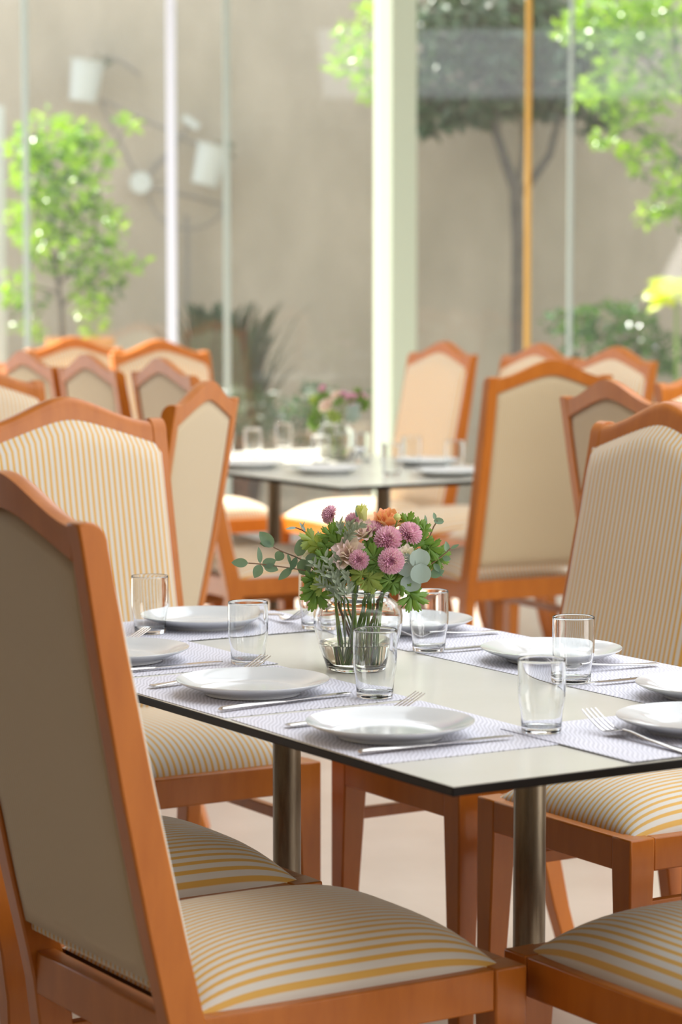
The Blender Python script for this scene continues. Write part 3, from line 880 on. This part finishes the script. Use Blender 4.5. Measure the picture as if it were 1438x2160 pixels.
def geranium(label, blades, m, seed, stem_from=None):
    t = thing('geranium_leaf', label, 'foliage', (0, 0, 0), 0, GFL)
    s = MB(); b = MB()
    for i, (u, v, d, du, dv, size, nr) in enumerate(blades):
        p = V(u, v, d)
        vv, ff = frill_leaf(size * U, 5 + (i + seed) % 3, seed + i * 3)
        b.add(vv, ff, orient(p, (du, -.15, dv), nr))
        if i == 0: stem_to(p, s, .0013); p0 = p
        else: s.tube([p, (p + p0) / 2 + Vector((0, .004, -.006)), Vector((p0.x * .8, p0.y, p0.z - .02))], .001, 5)
    s.build('stem', m, t)
    b.build('blade', m, t, recalc=False, angle=80)
    return place(t)
geranium('bright frilled geranium leaf pointing to the upper left', [(-95, 275, -.01, -.85, .5, 30, (.1, -.75, .6)), (-82, 262, -.02, -.6, .75, 24, (-.3, -.8, .4))], M_ger_y, 3)
geranium('frilled geranium leaves below the upper left chrysanthemum', [(-55, 282, -.03, -.1, 1, 28, (0, -.8, .6)), (-42, 265, -.035, .3, .9, 26, (.2, -.9, .3)), (-62, 258, -.03, -.6, .6, 24, (-.3, -.9, .3))], M_ger, 5)
geranium('frilled geranium leaf hanging at the left of the vase mouth', [(-90, 170, -.035, -.95, .1, 30, (.1, -.85, .5)), (-88, 160, -.035, -.4, -.9, 34, (-.1, -.9, .3)), (-95, 190, -.03, -.8, .55, 24, (.2, -.8, .5))], M_ger, 8)
geranium('frilled geranium leaf in the very centre between the chrysanthemums', [(32, 238, -.062, -.1, 1, 28, (0, -1, .4)), (40, 225, -.06, -.4, .3, 24, (-.1, -1, .2)), (30, 215, -.06, .3, -.9, 18, (-.1, -1, .1))], M_ger, 12)
geranium('pale frilled geranium leaf curling over the rim of the vase', [(8, 202, -.06, -.5, .7, 26, (-.2, -1, .3)), (22, 194, -.062, .75, .3, 28, (.2, -1, .5)), (28, 188, -.06, .9, -.2, 26, (.3, -1, .3)), (14, 188, -.06, .1, -.5, 18, (.1, -1, .4))], M_ger_y, 14)
geranium('dark green lobed leaf at the right side of the vase rim', [(66, 190, -.058, -.6, .5, 24, (-.1, -1, .3)), (72, 184, -.058, .1, -1, 24, (0, -1, .2)), (84, 190, -.055, .9, .1, 26, (.2, -1, .3)), (92, 178, -.055, .6, -.7, 22, (.1, -1, .3)), (56, 196, -.05, -.9, -.3, 24, (0, -1, .3))], M_ger, 17)
geranium('large green leaf drooping right over the tumbler', [(112, 158, -.05, .95, -.35, 36, (.1, -.8, .6)), (105, 165, -.05, .8, .4, 26, (.1, -.9, .4))], M_ger, 20)
geranium('light green frilled leaves at the right above the silver leaves', [(132, 268, -.02, .3, .9, 28, (.1, -.9, .4)), (150, 258, -.02, .9, .3, 28, (.2, -.9, .4)), (140, 245, -.02, .8, -.3, 24, (.1, -1, .2)), (120, 262, -.025, -.4, .4, 22, (-.1, -1, .2))], M_ger, 24)
geranium('frilled leaf tip standing up at the upper right', [(128, 300, -.01, -.15, 1, 24, (.3, -.9, .2)), (140, 296, -.01, .4, .9, 18, (.4, -.8, .2))], M_ger, 27)
geranium('shaded frilled leaves at the far right edge of the bouquet', [(170, 245, -.01, .4, -.8, 26, (.1, -1, .1)), (158, 232, -.01, .8, .1, 24, (.1, -1, .2))], M_ger, 31)
geranium('mid green frilled leaves along the left shoulder of the bouquet', [(-70, 232, -.04, -.5, .6, 26, (-.2, -.9, .4)), (-58, 215, -.045, .4, .7, 26, (0, -1, .3)), (-75, 200, -.035, -.8, -.3, 24, (-.2, -1, .2)), (-40, 290, -.02, .2, 1, 24, (0, -.8, .5))], M_ger, 41)
geranium('small frilled leaves tucked between the centre chrysanthemums and the rose', [(38, 268, -.03, -.4, .8, 24, (0, -1, .4)), (90, 262, -.035, .3, .8, 22, (.1, -1, .3)), (105, 312, .0, .4, .9, 24, (.2, -.9, .4)), (20, 255, -.04, -.6, .5, 20, (0, -1, .3))], M_ger, 43)
geranium('yellowish frilled leaf between the cream lisianthus and the vase rim', [(-75, 178, -.05, -.4, .5, 24, (-.1, -1, .4)), (-58, 188, -.05, .5, .7, 22, (.1, -1, .3)), (48, 212, -.055, .5, .9, 24, (.1, -1, .3))], M_ger_y, 45)
geranium('dark leaves filling the gap beneath the lower chrysanthemums', [(40, 190, -.045, -.2, .8, 28, (0, -1, .1)), (70, 195, -.04, .6, .5, 28, (0, -1, .1)), (-20, 200, -.035, -.4, .8, 28, (0, -1, .1)), (0, 215, -.02, .1, .9, 34, (0, -1, .1)), (90, 215, -.02, .5, .6, 34, (0, -1, .1)), (-45, 225, -.01, -.5, .6, 32, (0, -1, .1)), (45, 255, -.015, .1, 1, 34, (0, -1, .1))], M_dark, 34)

def dusty(label, rows, seed):
    t = thing('dusty_miller_sprig', label, 'foliage', (0, 0, 0), 0, GFL)
    rr = random.Random(seed); s = MB(); b = MB()
    for k_, (u0, v0, u1, v1, d) in enumerate(rows):
        p0 = V(u0, v0, d); p1 = V(u1, v1, d)
        if k_ == 0: stem_to(p0, s, .0014)
        s.tube([p0, (p0 + p1) / 2, p1], .0009, 5)
        ax = (p1 - p0); L = ax.length
        n_ = 16
        for i in range(n_):
            f_ = (i + .5) / n_; side = Vector((rr.uniform(-1, 1), rr.uniform(-1, .3), rr.uniform(-1, 1))); side = (side - side.dot(ax.normalized()) * ax.normalized()).normalized()
            dr = ax.normalized() * .8 + side * .8
            vv, ff = leaf_shape(rr.uniform(.012, .018), rr.uniform(.0036, .0052), 4, .3, .1, 'oblong')
            b.add(vv, ff, orient(p0 + ax * f_, dr, side * .3 + Vector((0, -1, .4))))
    s.build('stem', M_grey, t); b.build('leaves', M_grey, t, recalc=False, angle=80)
    return place(t)
dusty('grey felted foliage tip in the upper left of the bouquet', [(-25, 262, -15, 312, -.04), (-30, 275, 5, 308, -.045), (-25, 270, -42, 310, -.035)], 1)
dusty('grey felted foliage running down the left side of the bouquet', [(-50, 180, -95, 228, -.05), (-45, 190, -70, 240, -.055), (-40, 195, -40, 240, -.05)], 2)
dusty('grey felted foliage resting on the left of the vase rim', [(-25, 160, -60, 200, -.065), (-20, 160, -25, 205, -.068), (-38, 150, -85, 190, -.055), (-40, 145, -40, 190, -.06)], 3)

# the same kinds of flowers in the vase of the far table
B2 = Vector(vloc2)
rr2 = random.Random(3)
pick = [(0, 'left'), (2, 'upper middle'), (3, 'middle'), (4, 'right'), (6, 'lower right'), (8, 'centre'), (9, 'upper centre'), (10, 'upper left'), (14, 'left'), (15, 'top left'), (17, 'right'), (20, 'upper left'), (21, 'left side'), (22, 'low left'), (24, 'front'), (27, 'right side'), (30, 'back'), (31, 'top'), (19, 'top right')]
for i, nm in pick:
    if i < len(flowers):
        src = flowers[i]
        kind = src.name.split('.')[0].replace('_', ' ')
        ang = 0.0
        copy_tree(src, B2, R(-20 if i > 7 else 12), 'blurred %s at the %s of the far table bouquet' % (kind, nm), 'flowers and greenery of the far bouquet')

# ------------------------------------------------------------------ garden plants
def leaf_mat(name, c, c2, tr, rough=.35):
    return mat(name, c, rough, trans=tr, var=c2, scale=3.0, spec=0.9)
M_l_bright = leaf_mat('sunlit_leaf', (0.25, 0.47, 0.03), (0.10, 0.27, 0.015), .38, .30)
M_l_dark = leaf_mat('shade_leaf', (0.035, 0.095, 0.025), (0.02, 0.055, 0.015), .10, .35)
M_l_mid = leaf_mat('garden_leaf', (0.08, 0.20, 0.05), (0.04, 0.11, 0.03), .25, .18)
M_l_yel = leaf_mat('yellow_leaf', (0.62, 0.72, 0.06), (0.45, 0.62, 0.04), .45, .4)
M_bark = mat('grey_bark', (0.16, 0.14, 0.12), 0.9, var=(0.10, 0.09, 0.08), scale=10)
M_terra = mat('orange_terracotta', (0.70, 0.32, 0.10), 0.7)
M_grass = mat('dark_strap_leaf', (0.030, 0.085, 0.030), 0.75, spec=0.2, var=(0.018, 0.055, 0.02), scale=3)
def foliage(blobs, n_per, L, m, name, parent, seed, up=.2):
    """blobs: (x, y, z, rx, ry, rz) in world metres"""
    rr = random.Random(seed); b = MB()
    for (x, y, z, rx, ry, rz_) in blobs:
        n_ = int(n_per * 8 * rx * rz_ / .04)
        for i in range(n_):
            d = Vector((rr.gauss(0, 1), rr.gauss(0, 1), rr.gauss(0, 1))).normalized() * rr.uniform(.35, 1) ** .6
            p = Vector((x + d.x * rx, y + d.y * ry, z + d.z * rz_))
            dr = Vector((rr.uniform(-1, 1), rr.uniform(-1, .6), rr.uniform(-.8, .7)))
            nr = Vector((rr.uniform(-1, 1), rr.uniform(-1, 1), rr.uniform(-.2, 1.2)))
            l = L * rr.uniform(.6, 1.25)
            v = [(0, 0, 0), (l * .22, l * .35, .04 * l), (l * .16, l * .72, .02 * l), (0, l, -.12 * l), (-l * .16, l * .72, .02 * l), (-l * .22, l * .35, .04 * l), (0, l * .5, -.05 * l)]
            b.add(v, [(0, 1, 6), (1, 2, 6), (2, 3, 6), (3, 4, 6), (4, 5, 6), (5, 0, 6)], orient(p, dr, nr))
    return b.build(name, m, parent, recalc=False, smooth=False)
# height and width of things in the garden, at their own distance
def G(px, pz, y): # metres right of the sight axis and above the floor, at distance y
    return ((px - 719) / 5480 * y, y, 1.361 + (590 - pz) / 5480 * y)
def blob(px, pz, y, rpx, rpz=None, ry=.18):
    x, yy, z = G(px, pz, y); rpz = rpz or rpx
    return (x, yy, z, rpx / 5480 * y, ry, rpz / 5480 * y)
# potted shrub on the left
t = thing('potted_shrub', 'bright green leafy shrub in an orange pot outside the glass at left', 'shrub', (0, 0, 0), 0)
Y = 13.9
foliage([blob(110, 290, Y, 90, 55), blob(190, 330, Y, 70, 60), blob(60, 330, Y, 40, 50), blob(240, 480, Y, 40, 50), blob(60, 470, Y, 45, 60), blob(80, 380, Y, 55, 60), blob(160, 420, Y, 75, 60), blob(130, 520, Y, 80, 55), blob(215, 560, Y, 65, 50), blob(275, 260, Y, 26, 26),
         blob(40, 600, Y, 42, 40), blob(285, 555, Y, 26, 18), blob(190, 640, Y, 55, 40), blob(60, 690, Y, 40, 22), blob(200, 690, Y, 30, 20)], 26, .062, M_l_bright, 'leaves', t, 5)
foliage([blob(130, 330, Y, 85, 60), blob(140, 420, Y, 85, 70), blob(150, 530, Y, 85, 60), blob(210, 600, Y, 60, 50), blob(60, 640, Y, 45, 40)], 12, .060, M_l_mid, 'inner_leaves', t, 55)  # inner leaves coloured darker to put shade into the shrub's core
b = MB()
gx, gy, gz = G(140, 720, Y)
b.tube([(gx, gy, .38), (gx + .01, gy, .6), G(130, 640, Y), G(120, 560, Y), G(150, 430, Y)], [.018, .016, .013, .010, .006], 8)
b.tube([G(125, 600, Y), G(200, 520, Y), G(210, 380, Y), G(270, 270, Y)], [.010, .008, .006, .003], 6)
b.tube([G(130, 620, Y), G(60, 600, Y), G(30, 590, Y)], [.008, .006, .003], 6)
b.tube([G(135, 640, Y), G(230, 570, Y), G(290, 550, Y)], [.008, .006, .003], 6)
b.tube([G(120, 560, Y), G(80, 450, Y), G(90, 320, Y)], [.009, .007, .004], 6)
b.build('branches', M_bark, t)
potz = G(170, 712, Y)
MB().lathe([(0, -.04), (.13, -.04), (.175, potz[2] - .05), (.185, potz[2] - .05), (.185, potz[2]), (.165, potz[2]), (.16, potz[2] - .04), (0, potz[2] - .04)], 36, Matrix.Translation((potz[0], potz[1], 0))).build('pot', M_terra, t)

# bright climbing foliage upper right
t = thing('garden_bush', 'bright sunlit bush overhanging at the upper right outside the glass', 'bush', (0, 0, 0), 0)
Y = 14.0
foliage([blob(1380, 60, Y, 85, 60), blob(1290, 110, Y, 70, 50), blob(1200, 80, Y, 44, 26), blob(1240, 40, Y, 60, 40), blob(1300, 10, Y, 80, 40), blob(1225, 210, Y, 36, 26), blob(1270, 190, Y, 45, 40), blob(1340, 210, Y, 70, 60), blob(1420, 170, Y, 50, 60), blob(1275, 290, Y, 40, 40),
         blob(1360, 330, Y, 60, 50), blob(1420, 400, Y, 45, 60), blob(1370, 450, Y, 40, 32), blob(1330, 60, Y, 60, 50), blob(1410, 10, Y, 60, 40)], 26, .062, M_l_bright, 'leaves', t, 8)
foliage([blob(1340, 60, Y, 120, 90), blob(1330, 200, Y, 90, 80), blob(1380, 330, Y, 70, 70), blob(1410, 440, Y, 50, 50), blob(1220, 60, Y, 50, 40)], 9, .055, M_l_mid, 'inner_leaves', t, 58)  # darker leaf colour imitates shade deep inside the bush
b = MB()
b.tube([G(1560, 900, Y), G(1530, 600, Y), G(1480, 350, Y), G(1430, 180, Y), G(1400, 20, Y)], [.030, .026, .020, .014, .008], 8)
b.tube([G(1490, 380, Y), G(1420, 330, Y), G(1300, 250, Y)], [.012, .009, .004], 6)
b.tube([G(1450, 220, Y), G(1350, 130, Y), G(1210, 80, Y)], [.011, .008, .003], 6)
b.tube([G(1510, 480, Y), G(1440, 440, Y), G(1370, 460, Y)], [.011, .008, .003], 6)
b.build('branches', M_bark, t)
# foliage behind the column
t = thing('garden_bush', 'leafy branch showing just left of the pale green column at the top', 'bush', (0, 0, 0), 0)
Y = 14.2
foliage([blob(745, 90, Y, 52, 45), blob(770, 150, Y, 50, 50), blob(790, 30, Y, 40, 40), blob(712, 150, Y, 26, 30), blob(775, 210, Y, 26, 24)], 26, .055, M_l_bright, 'leaves', t, 9)
b = MB(); b.tube([(.35, Y, -.04), (.33, Y, 1.2), G(838, 260, Y), G(825, 120, Y), G(790, 60, Y), G(740, 100, Y)], [.028, .024, .018, .013, .009, .004], 6); b.build('branches', M_bark, t)
# dark forked tree standing in for the reflection in the glass
t = thing('reflected_tree', 'forked grey tree standing in for a glass reflection right of the pale green column', 'tree', (0, 0, 0), 0)
Y = 15.05
b = MB()
b.tube([G(1095, 960, Y), G(1093, 700, Y), G(1092, 520, Y), G(1085, 400, Y), G(1065, 350, Y), G(1042, 280, Y), G(1050, 190, Y), G(1030, 80, Y)], [.055, .048, .042, .038, .032, .026, .02, .012], 10)
b.tube([G(1087, 420, Y), G(1120, 380, Y), G(1155, 330, Y), G(1175, 250, Y), G(1190, 120, Y)], [.03, .026, .022, .016, .010], 8)
b.tube([G(1090, 395, Y), G(1100, 300, Y), G(1095, 220, Y), G(1110, 100, Y)], [.018, .015, .012, .008], 8)
b.build('trunk', M_bark, t)
foliage([blob(940, 60, Y, 80, 80, .3), blob(1040, 50, Y, 90, 80, .3), blob(1150, 60, Y, 90, 80, .3), blob(1240, 90, Y, 70, 70, .3), blob(930, 170, Y, 65, 60, .25), blob(1060, 150, Y, 80, 55, .25), blob(1180, 170, Y, 80, 60, .25),
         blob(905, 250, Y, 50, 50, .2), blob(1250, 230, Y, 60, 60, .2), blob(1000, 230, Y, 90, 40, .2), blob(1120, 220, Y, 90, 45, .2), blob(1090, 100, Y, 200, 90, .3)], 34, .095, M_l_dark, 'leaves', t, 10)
# spiky plant
t = thing('strap_leaf_plant', 'dark grassy plant with arching leaves at the foot of the garden wall', 'plant', (0, 0, 0), 0)
Y = 14.6; rr = random.Random(4); b = MB()
bx, by, bz = G(475, 900, Y)
for i in range(420):
    az = rr.uniform(0, 6.28); h = .35 + 1.0 * rr.random() ** .8; out = rr.uniform(.06, .50)
    p0 = Vector((bx + rr.uniform(-.15, .15), by + rr.uniform(-.12, .12), .30)); dr = Vector((math.cos(az), math.sin(az) * .6, 0))
    w = rr.uniform(.012, .021); side = Vector((-dr.y, dr.x, 0)).normalized() * w
    v = []
    for q in range(7):
        s_ = q / 6; p = p0 + dr * out * s_ ** 1.2 + Vector((0, 0, h * (1.25 * s_ - .55 * s_ ** 2.6)))
        k_ = 1 - s_ ** 3 * .9
        v += [tuple(p - side * k_), tuple(p + side * k_)]
    b.add(v, [(2 * q, 2 * q + 1, 2 * q + 3, 2 * q + 2) for q in range(6)])
b.build('leaves', M_grass, t, recalc=False)
MB().lathe([(0, -.04), (.16, -.04), (.22, .32), (.20, .32), (.19, .28), (0, .28)], 30, Matrix.Translation((bx, by, 0))).build('pot', M_base, t)
# low shrubs by the wall
t = thing('garden_bush', 'low dark shrub with glinting leaves outside, behind the far right chairs', 'bush', (0, 0, 0), 0)
Y = 14.3
foliage([blob(1210, 680, Y, 65, 40), blob(1290, 670, Y, 65, 45), blob(1350, 690, Y, 50, 40), blob(1250, 740, Y, 80, 40), blob(1340, 760, Y, 80, 50), blob(1410, 740, Y, 40, 50)], 32, .06, M_l_mid, 'leaves', t, 13)
b = MB()
for px in (1220, 1290, 1350):
    b.tube([G(px, 960, Y), G(px + 5, 800, Y), G(px - 10, 690, Y)], [.016, .012, .006], 6)
b.build('branches', M_bark, t)
t = thing('garden_bush', 'low dark greenery under the strap leaf plant, behind the far table', 'bush', (0, 0, 0), 0)
Y = 14.0
foliage([blob(500, 840, Y, 60, 40), blob(590, 870, Y, 60, 45), blob(650, 840, Y, 40, 40), blob(520, 900, Y, 80, 40), blob(660, 900, Y, 80, 40)], 26, .06, M_l_dark, 'leaves', t, 14)
b = MB()
for px in (500, 590, 660):
    b.tube([G(px, 1010, Y), G(px + 5, 930, Y), G(px - 10, 860, Y)], [.014, .010, .005], 6)
b.build('branches', M_bark, t)
# rounded yellow-green ornament at the right
t = thing('yellow_leaf_plant', 'plant with one big glowing yellow green leaf head at the right edge', 'plant', (0, 0, 0), 0)
Y = 14.1
x, y, z = G(1424, 606, Y)
b = MB()
for i in range(22):
    a = i * 2.4; vv, ff = leaf_shape(.17, .12, 6, .2, -.5, 'ovate')
    b.add(vv, ff, orient((x, y, z - .03), (math.cos(a), math.sin(a) * .7, .55 * math.sin(i * 1.3) + .25), (math.cos(a) * .2, -.6, .8)))
b.build('leaf_head', M_l_yel, t, recalc=False)
MB().tube([(x, y, -.04), (x + .01, y, .5), (x, y, z)], [.014, .012, .008], 8).build('stalk', M_stem, t)

# hanging garden ornament on the wall: two white tin pots on a scrolled iron bracket
M_tin = mat('white_tin', (0.58, 0.58, 0.52), 0.6)
M_iron = mat('weathered_iron', (0.27, 0.24, 0.20), 0.7)
YW = 15.50
t = thing('wall_bracket', 'scrolled iron planter bracket mounted on the garden wall', 'bracket', (0, 0, 0), 0)
b = MB()
def arc(cx, cz, r, a0, a1, n_=20): return [G(cx + r * math.cos(R(a0 + (a1 - a0) * i / n_)), cz - r * math.sin(R(a0 + (a1 - a0) * i / n_)), YW) for i in range(n_ + 1)]
b.tube([G(225, 128, YW), G(260, 135, YW), G(300, 165, YW)], .011, 6)
b.tube([G(215, 215, YW), G(350, 275, YW), G(440, 320, YW)], .010, 6)
b.tube([G(300, 395, YW), G(400, 415, YW), G(490, 440, YW)], .011, 6)
b.tube([G(215, 215, YW), G(260, 310, YW), G(300, 390, YW)], .009, 6)
b.tube(arc(400, 400, 85, 120, 400, 30), .008, 6)
b.tube([G(300, 390, YW), G(360, 330, YW), G(405, 265, YW)], .008, 6)
b.build('scrolls', M_iron, t)
MB().lathe([(0, -.012), (.062, -.012), (.066, 0), (.062, .012), (0, .012)], 24, Matrix.Translation(G(300, 388, YW)) @ Matrix.Rotation(R(90), 4, 'X')).build('rosette', M_tin, t)
MB().box(-.055, .055, -.012, .012, -.02, .02, Matrix.Translation(G(405, 262, YW)) @ Matrix.Rotation(R(35), 4, 'Y')).build('plate', M_tin, t)
MB().tube([G(395, 455, YW), G(396, 540, YW), G(394, 640, YW)], .016, 6).build('post', M_iron, t)
def tin_pot(px, pz, tilt, label):
    o = thing('tin_planter', label, 'planter', (0, 0, 0), 0, 'white tin planters on the garden wall')
    M = Matrix.Translation(G(px, pz, YW - .10)) @ Matrix.Rotation(R(tilt), 4, 'Y')
    MB().lathe([(0, -.115), (.078, -.115), (.096, .11), (.103, .11), (.103, .122), (.088, .122), (.074, -.10), (0, -.10)], 28, M).build('bucket', M_tin, o)
    foliage([(*(M @ Vector((.07, 0, .12))), .07, .05, .05)], 26, .045, M_l_dark, 'plant', o, px)
    return o
tin_pot(185, 178, 8, 'white tin planter on the garden wall, the upper left one')
tin_pot(443, 352, 14, 'white tin planter on the garden wall, the lower right one by the glass joint')
# pale panel standing in for a glass door's bright reflection, far left
o = MB().box(-.09, .04, -.01, .01, 0, 1.1).build('reflection_panel', M_tin, bevel=.004)
o.location = G(0, 520, 14.4)[0:2] + (1.36,); o.location.z = 0
o.scale = (1, 1, 2.1)
tag(o, 'pale upright screen panel standing in for a bright glass door edge at far left', 'reflection')
